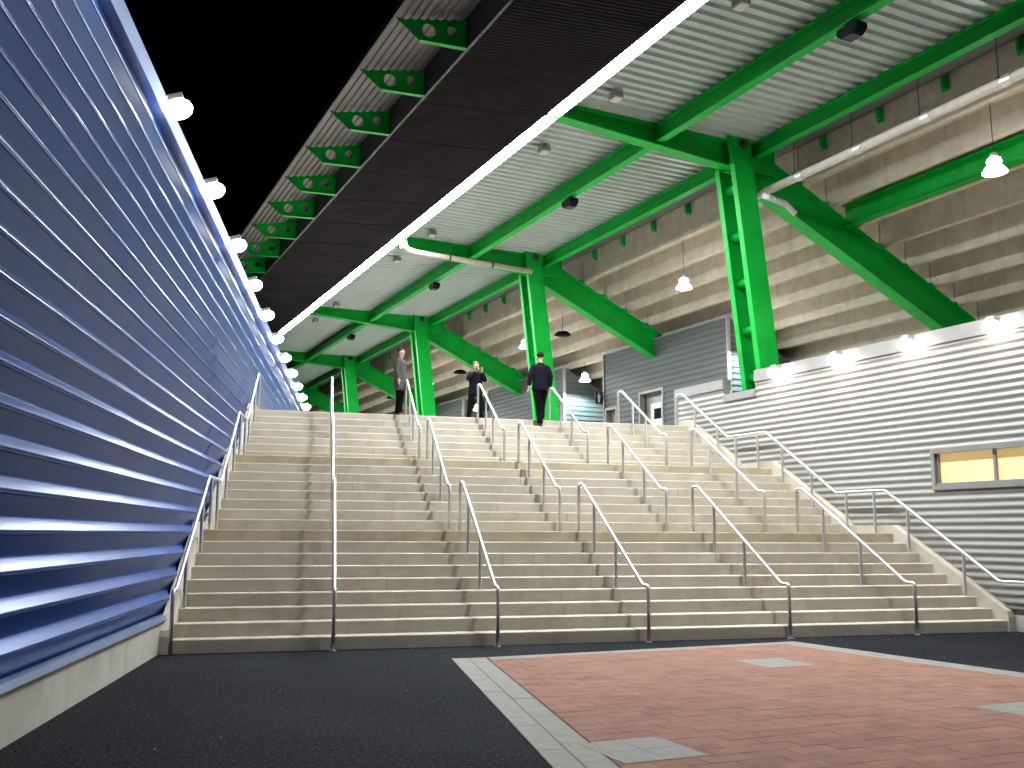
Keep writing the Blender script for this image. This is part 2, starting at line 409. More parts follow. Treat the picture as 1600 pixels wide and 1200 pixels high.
for k in range(-5, 11):
    pos = B(-2.1+2.97*k, BN+.04, 7.0)
    floodlight(pos, NB, UB, 'floodlight', 'small floodlight in the row along the top of the tall blue wall', 'floodlights along the blue wall', P_BLUE, (1, .95, .86), R(130))

# ================================================================== SILVER WALL (right)
sw = empty('silver_wall', W(0, WN+.2, 0), 'silver corrugated metal wall with a long lit window beside the stairs', 'wall')
mb = MB(); mb.box(W, (-26, WN+.004, -.05), (7.47, WN+.24, .40)); mb.build('concrete_base', M_base, sw)
PR = .14; wshape = sines(8, .0215)
pr = corr(.42, 5.30, PR, wshape)
WU0, WU1, WZ0, WZ1 = -9.6, -.78, 2.50, 3.29       # window opening incl. frame
def silver(u_a, u_b, za, zb):
    p = [q for q in pr if za-1e-4 <= q[0] <= zb+1e-4]
    if p[0][0] > za: p = [(za, p[0][1])]+p
    if p[-1][0] < zb: p = p+[(zb, p[-1][1])]
    mb = MB(); mb.sheet(p, lambda z, d: W(u_a, WN-d+.02, z), lambda z, d: W(u_b, WN-d+.02, z))
    mb.box(W, (u_a, WN+.03, za), (u_b, WN+.22, zb)); mb.build('cladding_panel', M_silver, sw, fix=False)
silver(-26, -15, .42, 5.30); silver(-15, WU0, .42, 5.30)
silver(WU0, WU1, .42, WZ0); silver(WU0, WU1, WZ1, 5.30)
silver(WU1, 4.25, .42, 5.30); silver(4.25, 5.45, .42, 4.95); silver(5.45, 7.47, .42, 5.28)
def cap(u_a, u_b, z0, z1):
    mb = MB(); mb.prism([(WN-.03, z0), (WN-.03, z1), (WN+.26, z1+.02), (WN+.26, z0)], lambda n, z: W(u_a, n, z), lambda n, z: W(u_b, n, z)); mb.build('top_flashing', M_sflash, sw)
cap(-26, 4.25, 5.30, 5.58); cap(4.253, 5.45, 4.95, 5.13); cap(5.453, 7.50, 5.28, 5.53)
mb = MB(); mb.box(W, (7.474, WN-.034, .4), (7.54, WN+.27, 5.52)); mb.build('end_trim', M_sflash, sw)
mb = MB(); mb.prism([(WN-.02, .435), (WN-.045, .43), (WN-.045, .385), (WN+.0, .40)], lambda n, z: W(-26, n, z), lambda n, z: W(-1.8, n, z)); mb.build('bottom_flashing', M_sflash, sw)
# window: frame, sill, mullions, panes
win = empty('window', W(-5, WN, 2.9)-wloc(sw)); win.parent = sw
def wbox(nm, a, b, m_, par=win): mb = MB(); mb.box(W, a, b); return mb.build(nm, m_, par)
FT = .10
wbox('frame', (WU0, WN-.035, WZ1-FT), (WU1, WN+.16, WZ1), M_sflash); wbox('frame', (WU0, WN-.033, WZ0), (WU1, WN+.16, WZ0+.085), M_sflash)
wbox('frame', (WU1-.085, WN-.031, WZ0+.085), (WU1, WN+.16, WZ1-FT), M_sflash)
wbox('sill', (WU0, WN-.004, WZ0+.085), (WU1-.085, WN+.12, WZ0+.125), M_sflash)
PW = 1.18; u = WU1-.085
wbox('mullion', (u-.055, WN+.03, WZ0+.125), (u, WN+.12, WZ1-FT), M_sflash)
u -= .055
while u-PW > WU0:
    wbox('pane', (u-PW, WN+.075, WZ0+.125), (u, WN+.09, WZ1-FT), M_pane)
    wbox('mullion', (u-PW-.055, WN+.03, WZ0+.125), (u-PW, WN+.12, WZ1-FT), M_sflash); u -= PW+.055
for k in range(-5, 1):
    floodlight(W(3.30+1.92*k*1.0+0.0, WN-.03, 5.46), -N, U, 'floodlight', 'small floodlight in the row along the top of the silver wall', 'floodlights along the silver wall', P_RIGHT, (1, .93, .82), R(135))

# ================================================================== HANDRAILS
H = .85; TB = .028
def floor_z(y):
    if y < 0: return 0
    if y < Y1: return (int(y/TR+1e-6)+1)*RI
    if y < Y1b: return Z1
    if y < Y2: return Z1+(int((y-Y1b)/TR+1e-6)+1)*RI
    if y < Y2b: return Z2
    if y < Y3: return Z2+(int((y-Y2b)/TR+1e-6)+1)*RI
    return Z3
FL = [(0, 0, Y1, Z1), (Y1b, Z1, Y2, Z2), (Y2b, Z2, Y3, Z3)]
RAILS = [(1.438, .077), (3.815, .015), (6.203, -.045), (8.647, -.104), (11.028, -.157)]
ordn = ['first', 'second', 'third', 'fourth', 'fifth']; fln = ['lowest', 'middle', 'top']
def rnd(pts, r_=.05):    # round the inner corners of a polyline
    pts = [Vector(p) for p in pts]; out = [pts[0]]
    for a, b, c in zip(pts, pts[1:], pts[2:]):
        r1 = min(r_, (b-a).length*.45, (c-b).length*.45); p0 = b+(a-b).normalized()*r1; p2 = b+(c-b).normalized()*r1
        out += [p0, p0.lerp(b, .5).lerp(b.lerp(p2, .5), .5), p2]
    return out+[pts[-1]]
def post(par, x, y, top, nm='post'):
    z0 = floor_z(y); mb = MB(); mb.tube([(x, y, z0), (x, y, top)], TB*.95, 10)
    mb.lathe((x, y, z0), [(.045, -.002), (.045, .008), (.026, .012)], 12); mb.build(nm, M_rail, par, smooth=False)
for f_, (ya, za, yb, zb) in enumerate(FL):
    for j, (x0, s_) in enumerate(RAILS):
        X = lambda y: x0+s_*y
        P = lambda y, z: Vector((X(y), y, z))
        t = empty('handrail', P(ya, za), 'galvanised pipe handrail, %s of five counted from the blue wall, on the %s flight' % (ordn[j], fln[f_]), 'handrail', 'handrails dividing the stairs')
        y0, y1 = ya-.15, yb+.24
        path = [P(y0, za), P(y0, za+H), P(ya+.03, za+H), P(yb+.06, zb+H), P(y1, zb+H), P(y1, zb)]
        mb = MB(); mb.tube(rnd(path, .045), TB, 12); mb.build('rail', M_rail, t, smooth=True)
        for fr in (.34, .70):
            i = round(((yb-ya)*fr)/TR); y = ya+i*TR+TR*.45
            tp = za+H+(y-ya-.03)/(yb+.06-ya-.03)*(zb-za)
            post(t, X(y), y, tp-.01)
        for y, z in ((y0, za), (y1, zb)):
            mb = MB(); mb.lathe(P(y, z), [(.05, -.002), (.05, .008), (.027, .012)], 12); mb.build('foot_plate', M_rail, t)
def wall_rail(xf, label, right):
    t = empty('wall_handrail', (xf(0), 0, 0), label, 'handrail')
    P = lambda y, z: Vector((xf(y), y, z))
    path = [P(-.15, 0), P(-.15, H), P(.03, H), P(Y1+.06, Z1+H), P(Y1b+.03, Z1+H), P(Y2+.06, Z2+H), P(Y2b+.03, Z2+H), P(Y3+.06, Z3+H), P(Y3+.3, Z3+H), P(Y3+.3, Z3)]
    if right: path = [P(-.9, 0), P(-.9, H)]+path[2:]
    mb = MB(); mb.tube(rnd(path, .05), TB, 12); mb.build('rail', M_rail, t, smooth=True)
    for y in (Y1+.35, Y1b-.25): post(t, xf(y), y, Z1+H)
    for y in (Y2+.35, Y2b-.25): post(t, xf(y), y, Z2+H)
    for ya, za, yb, zb in FL:
        for fr in (.25, .72):
            i = round(((yb-ya)*fr)/TR); y = ya+i*TR+TR*.45; post(t, xf(y), y, za+H+(y-ya-.03)/(yb+.03-ya)*(zb-za)-.01)
wall_rail(lambda y: xl(y)+.17, 'long galvanised handrail stepping up along the foot of the blue wall', False)
wall_rail(lambda y: xr(y)-.22, 'long galvanised handrail stepping up along the silver wall', True)

# ================================================================== STEEL FRAMES
RB = lambda n: 10.95+(12.8-n)*.072         # underside of rafter
RT = lambda n: 11.66                   # underside of deck
def ibeam(mb, p, q, depth, width, side, upv, tf=.035, tw=.03):
    """I-section from p to q (bottom centre line); side = flange direction"""
    p, q = Vector(p), Vector(q)
    for (a0, a1, b0, b1) in ((-width/2, width/2, 0, tf), (-width/2, width/2, depth-tf, depth), (-tw/2, tw/2, tf, depth-tf)):
        c = [e+side*a+upv*b for e in (p, q) for a, b in ((a0, b0), (a1, b0), (a1, b1), (a0, b1))]
        mb.add(c, [(3, 2, 1, 0), (4, 5, 6, 7), (0, 1, 5, 4), (1, 2, 6, 5), (2, 3, 7, 6), (3, 0, 4, 7)])
def frame(k, proto=None):
    u = U0+k*BAY
    lab = 'green steel frame with its leaning twin column rising behind the notched silver wall'
    if proto is not None:
        lab = {-1: 'green steel frame beyond the end of the cross beam over the silver wall', 1: 'green steel frame with the white rainwater pipe under its rafter',
               2: 'green steel frame next beyond the one with the rainwater pipe', 3: 'green steel frame two beyond the one with the rainwater pipe'}.get(k, 'small distant green steel frame at the far end of the concourse')
        return copy_thing(proto, U*(BAY*k), lab)
    t = empty('steel_frame', W(u, 13.9, Z3), lab, 'steel frame', 'green frames along the grandstand')
    cn = lambda z: 13.0+(11.75-z)*.119
    for du in (0, .62):
        top = 11.78 if du == 0 else 10.98
        mb = MB(); w = .31
        for (b0, b1, a0, a1) in ((-w, w, .0, .045), (-w, -w+.035, .045, .17), (w-.035, w, .045, .17)):   # channel: web outward, flanges inward
            f0 = (lambda a: a) if du == 0 else (lambda a: .17-a)
            aa, ab = sorted((f0(a0), f0(a1)))
            mb.box8([W(u+du+x, cn(z_)+b, z_) for z_ in (Z3, top) for x, b in ((aa, b0), (ab, b0), (ab, b1), (aa, b1))])
        mb.build('column_post', M_green, t)
        mb = MB(); c = cn(Z3); mb.box(W, (u+du-.12, c-.45, Z3+.001), (u+du+.29, c+.45, Z3+.03)); mb.build('base_plate', M_green, t)
    for i in range(5):
        z_ = 10.45-1.22*i; mb = MB(); mb.tube([W(u+.04, cn(z_), z_), W(u+.75, cn(z_), z_)], .12, 16); mb.build('spacer_tube', M_green, t, smooth=False)
    mb = MB(); mb.lathe(W(u, 13.09, 11.50), [(.11, -.02), (.11, .02), (.06, .05)], 6, -U); mb.lathe(W(u, 13.09, 11.50), [(.135, -.01), (.135, .012)], 16, -U); mb.build('pin_bolt', M_dark, t)
    mb = MB(); na, nb_ = 13.6, 7.9
    mb.box8([W(u+.40+w, n, RB(n)+h) for h in (0, .035) for w, n in ((-.17, nb_), (.17, nb_), (.17, na), (-.17, na))])
    mb.box8([W(u+.40+w, n, 11.62+h) for h in (0, .034) for w, n in ((-.17, nb_), (.17, nb_), (.17, na), (-.17, na))])
    mb.prism([(nb_, RB(nb_)+.03), (na, RB(na)+.03), (na, 11.63), (nb_, 11.63)], lambda n, z: W(u+.385, n, z), lambda n, z: W(u+.415, n, z)); mb.build('rafter', M_green, t)
    d = Vector(W(0, 1, -.468)-W(0, 0, 0)).normalized(); pv = d.cross(U).normalized(); pv = pv if pv.z > 0 else -pv
    rk = lambda n: 10.55-.468*(n-13.6)
    mb = MB(); ibeam(mb, W(u+.40, 13.15, rk(13.15)), W(u+.40, 22.0, rk(22.0)), .93, .42, U, pv, .045); mb.build('raker_beam', M_green, t)
    mb = MB(); mb.box(W, (u+.20, 13.3, 10.9), (u+.235, 14.3, 11.75)); mb.build('gusset_plate', M_green, t)
    # seat brackets for the tiers
    for i in range(-3, 4):
        n = 18.05+.955*i; zt_ = rk(n)+.93/math.cos(math.atan(.468))
        mb = MB(); mb.prism([(n-.30, zt_+.135), (n+.02, zt_-.02), (n+.02, zt_+.13)], lambda a, b: W(u+.25, a, b), lambda a, b: W(u+.55, a, b)); mb.build('seat_bracket', M_green, t)
    return t
fr0 = frame(0)
for k in (-1, 1, 2, 3, 4, 5): frame(k, fr0)

# ================================================================== CANOPY
cp = empty('canopy', W(16, 9, 11.3), 'long canopy roof with ribbed metal underside and dark outer soffit over the stairs', 'canopy')
dsh = [(0, 0), (.30, 0), (.38, .045), (.62, .045), (.70, 0)]
KS = list(range(-1, 6))
prd = corr(0, BAY-.008, .305, [(0, 0), (.38, 0), (.50, .07), (.88, .07)])
mb = MB(); ua = U0+KS[0]*BAY+.4
mb.sheet(prd, lambda a, d: W(ua+a, 7.45, RT(7.45)+d), lambda a, d: W(ua+a, 13.95, RT(13.95)+d))
mb.box8([W(ua+a, n, RT(n)+h) for h in (.08, .14) for a, n in ((0, 7.45), (BAY, 7.45), (BAY, 13.95), (0, 13.95))])
deck0 = mb.build('deck_panel', M_deck, cp, fix=False)
def bayed(o):
    for k in KS[1:]: inst(o, cp, U*(BAY*(k-KS[0])))
bayed(deck0)
for nn, dep, zb_ in ((10.7, .36, 11.20), (13.62, .34, 11.27)):
    mb = MB(); e = ua; ibeam(mb, W(e+.03, nn, zb_), W(e+BAY-.03, nn, zb_), RT(nn)-zb_-.004, .22, N, Z, .03, .025); bayed(mb.build('purlin', M_green, cp))
# outer soffit: five dark panels per bay
for i in range(5):
    mb = MB(); a0 = ua+i*BAY/5+.006; a1 = ua+(i+1)*BAY/5-.006
    zs = lambda n: 10.98+(n-4.47)*.0957
    mb.sheet(corr(0, a1-a0, .115, [(0, 0), (.4, 0), (.5, .022), (.9, .022)]), lambda a, d: W(a0+a, 4.47, zs(4.47)+d), lambda a, d: W(a0+a, 7.50, zs(7.5)+d))
    mb.box8([W(a, n, zs(n)+h) for h in (.03, .10) for a, n in ((a0, 4.47), (a1, 4.47), (a1, 7.5), (a0, 7.5))]); bayed(mb.build('soffit_panel', M_soff, cp, fix=False))
mb = MB(); mb.box(W, (ua, 7.46, 11.26), (ua+BAY-.004, 7.53, 11.655)); bayed(mb.build('light_ledge', M_soff, cp))
mb = MB(); mb.box8([W(ua+a, n, z+h) for h in (0, .02) for a, n, z in ((0, 13.96, 11.60), (BAY-.004, 13.96, 11.60), (BAY-.004, 15.24, 11.93), (0, 15.24, 11.93))]); bayed(mb.build('closure_flashing', M_bldg, cp))
mb = MB(); mb.box(W, (ua, 4.40, 10.95), (ua+BAY-.004, 4.46, 11.62)); bayed(mb.build('edge_beam', M_dark, cp))
# eave sheet: ribs run along the roof
sh = []; n = 2.95
while n < 5.3:
    for fr, d in ((0, 0), (.5, 0), (.62, .035), (.88, .035)): sh.append((n+fr*.175, d))
    n += .175
ez = lambda n: 11.29+(n-2.97)*.222
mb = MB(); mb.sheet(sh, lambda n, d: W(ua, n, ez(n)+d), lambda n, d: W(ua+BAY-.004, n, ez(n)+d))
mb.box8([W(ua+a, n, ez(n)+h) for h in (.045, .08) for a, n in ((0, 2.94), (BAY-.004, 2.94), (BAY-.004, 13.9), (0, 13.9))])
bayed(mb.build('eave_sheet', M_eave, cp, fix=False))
mb = MB(); mb.box(W, (ua, 2.90, ez(2.9)-.03), (ua+BAY-.004, 2.935, ez(2.9)+.13)); bayed(mb.build('eave_trim', M_dark, cp))
# eave brackets: pierced triangular plates
def pierced(poly, holes, th):
    cu = bpy.data.curves.new('bracket_outline', 'CURVE'); cu.dimensions = '2D'; cu.fill_mode = 'BOTH'; cu.extrude = th/2
    for pts in [poly]+[[(cx+r_*math.cos(2*math.pi*i/20), cy+r_*math.sin(2*math.pi*i/20)) for i in range(20)] for cx, cy, r_ in holes]:
        sp = cu.splines.new('POLY'); sp.points.add(len(pts)-1); sp.use_cyclic_u = True
        for q, (x, y) in zip(sp.points, pts): q.co = (x, y, 0, 1)
    ob = bpy.data.objects.new('tmp', cu); COL.objects.link(ob); dg = bpy.context.evaluated_depsgraph_get()
    me = bpy.data.meshes.new_from_object(ob.evaluated_get(dg)); bpy.data.objects.remove(ob); bpy.data.curves.remove(cu); return me
n0 = 2.97; pb = [(0, .0), (.47, -.36), (1.45, -.30), (1.45, .31)]
for i in range(14, 0, -1):      # toothed upper edge, clear of the ribs
    a = i*.0875+.02; pb.append((a, .222*a-(0.0 if i % 2 else .035)-.01))
bm_ = pierced(pb, [(.66, -.11, .135), (1.14, -.02, .105)], .016); bm_.materials.append(M_green)
for v in bm_.vertices:
    x, y, z = v.co; v.co = N*x+Z*y+U*z
bfl = MB(); bfl.box8([N*a+Z*(b+h)+U*w for h in (-.012, 0) for a, b, w in ((.47, -.36, -.06), (1.43, -.302, -.06), (1.43, -.302, .06), (.47, -.36, .06))])
bflm = bfl.mesh('flange', M_green)
for k in range(-12, 26):
    base = W(2.269+2.3*k, n0, 11.27)
    o = link('eave_bracket', bm_, cp, base); link('flange', bflm, o, base)

# strip lights
sl0 = empty('strip_light', W(U0-BAY+.5, 7.72, 11.3), 'long fluorescent strip light along the edge of the ribbed canopy', 'strip light', 'strip lights under the canopy edge')
ub_ = U0-BAY+.42
mb = MB(); mb.box(W, (ub_+.12, 7.55, 11.361), (ub_+BAY-.12, 7.90, 11.46)); mb.box(W, (ub_+.12, 7.538, 11.302), (ub_+BAY-.12, 7.556, 11.44)); mb.box(W, (ub_+.12, 7.894, 11.302), (ub_+BAY-.12, 7.912, 11.44)); mb.build('housing', M_rock, sl0)
mb = MB(); mb.prism([(7.56, 11.36), (7.57, 11.325), (7.61, 11.30), (7.84, 11.30), (7.88, 11.325), (7.89, 11.36)], lambda n, z: W(ub_+.16, n, z), lambda n, z: W(ub_+BAY-.16, n, z)); mb.build('diffuser', E_strip, sl0)
for e in (ub_+2, ub_+BAY-2):
    mb = MB(); mb.tube([W(e, 7.72, 11.45), W(e, 7.72, RT(7.72)+.02)], .012, 6); mb.build('hanger', M_rock, sl0)
for k in range(1, 7): copy_thing(sl0, U*(BAY*k))
# small unlit lamps under the deck, black speakers on the purlin
em0 = empty('emergency_lamp', W(3.7, 8.75, RT(8.75)), 'small grey box lamp fixed under the canopy deck beside the strip lights', 'lamp', 'box lamps under the deck')
c = W(3.7, 8.75, RT(8.75)-.13)
mb = MB(); mb.prism([(-.16, -.08), (.16, -.08), (.11, .09), (-.11, .09)], lambda a, b: c+U*a+Z*b-N*.12, lambda a, b: c+U*a+Z*b+N*.12); mb.build('housing', M_rock, em0, bevel=.01)
mb = MB(); mb.box(lambda a, b, d: c+U*a+N*b+Z*d, (-.14, -.10, -.10), (.14, .10, -.081)); mb.build('lens', M_white, em0)
mb = MB(); mb.tube([c+Z*.08, c+Z*.16], .02, 8); mb.build('stem', M_rock, em0)
for du in (3.5, -4.4, 11.5, 15, 23, 26.5): copy_thing(em0, U*du)
sp0 = empty('loudspeaker', W(9.3, 10.66, 11.0), 'black wedge loudspeaker hung below the green purlin', 'loudspeaker', 'speakers under the canopy')
c = W(9.3, 10.70, 11.01)
mb = MB(); mb.prism([(-.26, .12), (.26, .12), (.27, 0), (.16, -.10), (-.16, -.10), (-.27, 0)], lambda a, b: c+U*a+Z*b-N*.14, lambda a, b: c+U*a+Z*b+N*.14); mb.build('cabinet', M_black, sp0, bevel=.02)
mb = MB(); mb.box(lambda a, b, d: c+U*a+N*b+Z*d, (-.14, -.11, -.113), (.14, .11, -.101)); mb.build('grille', M_dark, sp0)
mb = MB(); mb.tube([c+Z*.115, c+Z*.20], .025, 8); mb.build('bracket', M_dark, sp0)
for du in (-10.8, 10.6, 21.6): copy_thing(sp0, U*du)

# ================================================================== GRANDSTAND
gs = empty('grandstand', W(16, 19, 6.5), 'underside of a concrete grandstand of stepped planks', 'grandstand')
mb = MB(); TN, TZ = .955, .447
tp = [(.14, -.02), (.14, -.13), (TN-.02, -.13), (TN-.02, -TZ-.47), (TN, -TZ-.49), (TN+.11, -TZ-.50), (TN+.11, -.02)]
ot = W(U0-3*BAY+.4, 0, 0)
mb.prism(tp, lambda n, z: ot+W(.012, n, z), lambda n, z: ot+W(BAY-.012, n, z))
pm = mb.mesh('tier_plank', M_tier, origin=ot, bevel=.012)
mb = MB(); mb.prism([(TN-.02, .12), (TN-.02, -TZ-.47), (TN, -TZ-.49), (TN+.11, -TZ-.50), (TN+.11, .12)], lambda n, z: ot+W(.012, n, z), lambda n, z: ot+W(BAY-.012, n, z))
bkm = mb.mesh('back_plank', M_tier, origin=ot, bevel=.012)
for i in range(-5, 8):
    nn = 17.19+TN*i-TN+.02; zz_ = 10.06-TZ*i+.48+.40
    if i < -2: continue
    for k in range(0, 9): link('back_plank' if i == -2 else 'tier_plank', bkm if i == -2 else pm, gs, ot+U*(BAY*k)+N*nn+Z*zz_)
# green clip plates
mb = MB(); mb.box(W, (9.70, 15.20, 11.52), (9.86, 15.255, 11.88)); mb.box(W, (9.75, 15.10, 11.58), (9.80, 15.20, 11.84)); o = mb.build('clip_plate', M_green, gs)
for k in range(-3, 5):
    for i in range(4):
        if k or i: inst(o, gs, U*(BAY*k+1.88*i))
mb = MB(); ibeam(mb, W(U0-BAY+.62, 16.9, 9.98), W(U0+.38, 16.9, 9.98), .58, .3, N, Z); o = mb.build('cross_beam', M_green, gs); inst(o, gs, -U*BAY)

# ================================================================== PIPES
dp = empty('drain_pipe', W(0, 13.75, 10.35), 'long pale drain pipe slung on hangers beside the green purlin', 'pipe')
mb = MB(); mb.tube([W(-14, 13.80, 10.33), W(5.0, 13.80, 10.36)], .105, 16); mb.build('pipe', M_pipe, dp, smooth=True)
for i in range(8):
    uu = 3.3-1.9*i; mb = MB(); mb.lathe(W(uu, 13.80, 10.355), [(.118, -.11), (.124, -.05), (.124, .05), (.118, .11)], 16, U); mb.build('coupling', M_rail, dp)
    mb = MB(); mb.tube([W(uu+.2, 13.80, 10.46), W(uu+.2, 13.80, 11.35)], .009, 6); mb.tube([W(uu+.2, 13.72, 10.43), W(uu+.2, 13.80, 10.52), W(uu+.2, 13.88, 10.43)], .011, 6); mb.build('hanger', M_dark, dp)
el = empty('pipe_elbow', W(4.3, 14.1, 10.1), 'ribbed white flexible pipe elbow below the raker beam', 'pipe')
mb = MB(); mb.tube([W(4.3, 13.45, 10.12), W(4.25, 13.65, 10.06), W(4.25, 14.15, 9.98), W(4.3, 14.5, 9.80)], .075, 12); mb.build('pipe', M_white, el, smooth=True)
for i in range(6): mb = MB(); mb.lathe(W(4.25, 13.6+.1*i, 10.07-.017*i), [(.088, -.018), (.088, .018)], 12, N); mb.build('rib', M_rail, el)
rp = empty('rainwater_pipe', W(15.4, 10, 10.9), 'white rainwater pipe running under the green rafter to the column', 'pipe')
ur = U0+BAY-.35; zr = 10.96
mb = MB(); mb.tube(rnd([W(ur, 7.95, 11.4), W(ur, 7.95, zr+.12), W(ur, 8.3, zr), W(ur, 12.75, zr-.12)], .15), .095, 14); mb.build('pipe', M_pipe, rp, smooth=True)
mb = MB(); mb.lathe(W(ur, 7.95, 11.14), [(.12, -.12), (.13, 0), (.12, .12)], 14); mb.build('elbow', M_pipe, rp)
for nn in (9.6, 11.2): mb = MB(); mb.tube([W(ur, nn, zr+.07-(nn-8.3)*.03), W(ur, nn, RT(nn))], .009, 6); mb.lathe(W(ur, nn, zr-(nn-8.3)*.027), [(.104, -.03), (.104, .03)], 14, N); mb.build('hanger', M_dark, rp)

# ================================================================== PENDANT LAMPS
def pendant(pos, rod, label, group, power, col=(1, .96, .90)):
    pos = Vector(pos); t = empty('pendant_lamp', pos, label, 'pendant lamp', group)
    mb = MB(); mb.tube([pos+Z*.42, pos+Z*(.42+rod)], .010, 6); mb.build('rod', M_dark, t)
    mb = MB(); mb.lathe(pos, [(.06, .33), (.085, .36), (.07, .44), (.02, .47)], 14); mb.build('ballast', M_rock, t)
    mb = MB(); mb.lathe(pos, [(.13, .20), (.155, .25), (.13, .32), (.06, .335)], 18); mb.build('upper_globe', E_cool, t, smooth=True)
    mb = MB(); mb.lathe(pos, [(.255, .0), (.25, .03), (.17, .14), (.10, .20)], 20); mb.build('reflector', E_cool, t, smooth=True)
    lamp('pendant_bulb', 'SPOT', pos-Z*.10, power, col, .16, -Z, R(150), t, .2)
    return t
for k in range(-1, 4):
    pendant(W(-.75+11.15*k, 15.45, 9.32), 1.15, 'bright glass pendant lamp hanging from the concrete grandstand underside', 'pendant lamps under the grandstand', P_BAY)
for k in range(-1, 4):
    pendant(W(21.9+BAY*k+.35, 18.75, 8.25), .45, 'bright glass pendant lamp hanging in a gap between the metal clad blocks', 'pendant lamps between the blocks', P_BAY*3.0, (.66, .93, 1))
dm0 = empty('dome_lamp', W(19.3, 16.0, 9.5), 'unlit black dome fitting under the concrete tiers', 'lamp', 'black domes under the tiers')
mb = MB(); mb.lathe(W(19.3, 16.0, 9.5), [(.33, 0), (.32, .05), (.22, .14), (.06, .18)], 18); mb.build('shade', M_black, dm0, smooth=True)
mb = MB(); mb.tube([W(19.3, 16, 9.66), W(19.3, 16, 10.3)], .012, 6); mb.build('rod', M_dark, dm0)
for du in (10.5, 20.8): copy_thing(dm0, U*du)

# ================================================================== CONCOURSE BLOCKS
def block(ua, ub, first):
    lab = 'grey ribbed metal block with a white door under the grandstand' if first else {23: 'plain grey ribbed metal block just beyond the restroom sign', 35: 'plain grey ribbed metal block second beyond the restroom sign'}.get(int(ua), 'farthest plain grey ribbed metal block along the concourse')
    t = empty('metal_block', W(ua, 18.4, Z3), lab, 'building', 'metal blocks along the concourse')
    pf = corr(Z3, 9.0, .21, [(0, 0), (.45, 0), (.55, .04), (.9, .04)])
    def face(u_a, u_b, za, zb):
        p = [q for q in pf if za-1e-4 <= q[0] <= zb+1e-4]
        if p[0][0] > za: p = [(za, p[0][1])]+p
        if p[-1][0] < zb: p = p+[(zb, p[-1][1])]
        mb = MB(); mb.sheet(p, lambda z, d: W(u_a, 18.4-d, z), lambda z, d: W(u_b, 18.4-d, z)); mb.box(W, (u_a, 18.41, za), (u_b, 18.6, zb)); mb.build('cladding_panel', M_bldg, t, fix=False)
    if first:
        face(ua, 15.8, Z3, 9.0); face(15.8, 17.45, 7.1, 9.0); face(17.45, 19.05, Z3, 9.0); face(19.05, 19.95, 6.75, 9.0)
        for (a, b, zt_) in ((15.8, 17.45, 7.1), (19.05, 19.95, 6.75)):
            for q, w2 in (((a, 18.34, Z3), (a+.09, 18.58, zt_)), ((b-.09, 18.34, Z3), (b, 18.58, zt_)), ((a+.09, 18.335, zt_-.09), (b-.09, 18.58, zt_))):
                mb = MB(); mb.box(W, q, w2); mb.build('door_frame', M_sflash, t)
        d = empty('door', W(16.4, 18.9, Z3)-wloc(t)); d.parent = t
        mb = MB(); mb.box(W, (16.05, 18.60, Z3), (17.0, 18.64, 6.62)); mb.build('leaf', M_door, d)
        mb = MB(); mb.box(W, (16.3, 18.585, 6.0), (16.75, 18.598, 6.4)); mb.build('glass', M_black, d)
        mb = MB(); mb.box(W, (15.85, 18.65, Z3), (17.4, 18.72, 7.1)); mb.build('recess_wall', M_sflash, t)
        mb = MB(); mb.box(W, (19.1, 18.62, Z3), (19.95, 18.68, 6.7)); mb.build('shutter', M_sflash, t)
    else:
        face(ua, ub, Z3, 9.0)
    pe = corr(Z3, 9.0, .21, [(0, 0), (.45, 0), (.55, .04), (.9, .04)])
    for uu, s_ in ((ua, -1), (ub, 1)):
        # end wall follows the rake of the stand
        mb = MB(); zt2 = lambda n: 9.0-.468*(n-18.4)
        p = [(z, d_) for z, d_ in pe]
        vs = []; fs = []
        for z, d_ in p:
            nmax = min(23.5, 18.4+(9.0-z)/.468+.001); vs += [W(uu+s_*d_, 18.46, z), W(uu+s_*d_, nmax, z)]
        for i in range(len(p)-1): fs.append((2*i, 2*i+1, 2*i+3, 2*i+2))
        mb.add(vs, fs); mb.build('end_wall', M_bldg, t, fix=False)
        mb = MB(); mb.box(W, (uu-.07 if s_ < 0 else uu, 18.33, Z3), (uu if s_ < 0 else uu+.07, 18.47, 9.03)); mb.build('corner_trim', M_sflash, t)
    mb = MB(); mb.box(W, (ua, 18.345, 9.003), (ub, 18.6, 9.06)); mb.build('top_trim', M_sflash, t)
    return t
block(12.0, 20.0, True)
block(23.5, 31.5, False); block(35.0, 43.0, False); block(46.5, 54.5, False)
rs = empty('restroom_sign', W(20.1, 18.2, 7.2), 'dark navy restroom sign with a white figure on the metal block corner', 'sign')
mb = MB(); mb.box(W, (20.04, 17.95, 6.95), (20.09, 18.28, 7.47)); mb.build('panel', M_navy, rs)
mb = MB(); q0 = W(20.036, 18.115, 7.21); mb.lathe(q0+Z*.165, [(.036, 0), (.036, .004)], 14, -U)
mb.prism([(-.066, .115), (.066, .115), (.07, -.02), (.042, -.02), (.042, -.2), (-.042, -.2), (-.042, -.02), (-.07, -.02)], lambda a, b: q0+N*a+Z*b, lambda a, b: q0+N*a+Z*b-U*.004); mb.build('figure', M_white, rs)
mb = MB(); mb.box(W, (20.045, 18.28, 7.1), (20.085, 18.35, 7.32)); mb.build('bracket', M_dark, rs)
ws = empty('wall_sign', W(16.2, 19.05, 6.85), 'small red and white sign above the white door', 'sign')
mb = MB(); mb.box(W, (16.0, 18.62, 6.72), (16.3, 18.648, 6.97)); mb.build('panel', M_red, ws)
mb = MB(); mb.box(W, (16.16, 18.612, 6.75), (16.29, 18.619, 6.94)); mb.build('plate', M_white, ws)

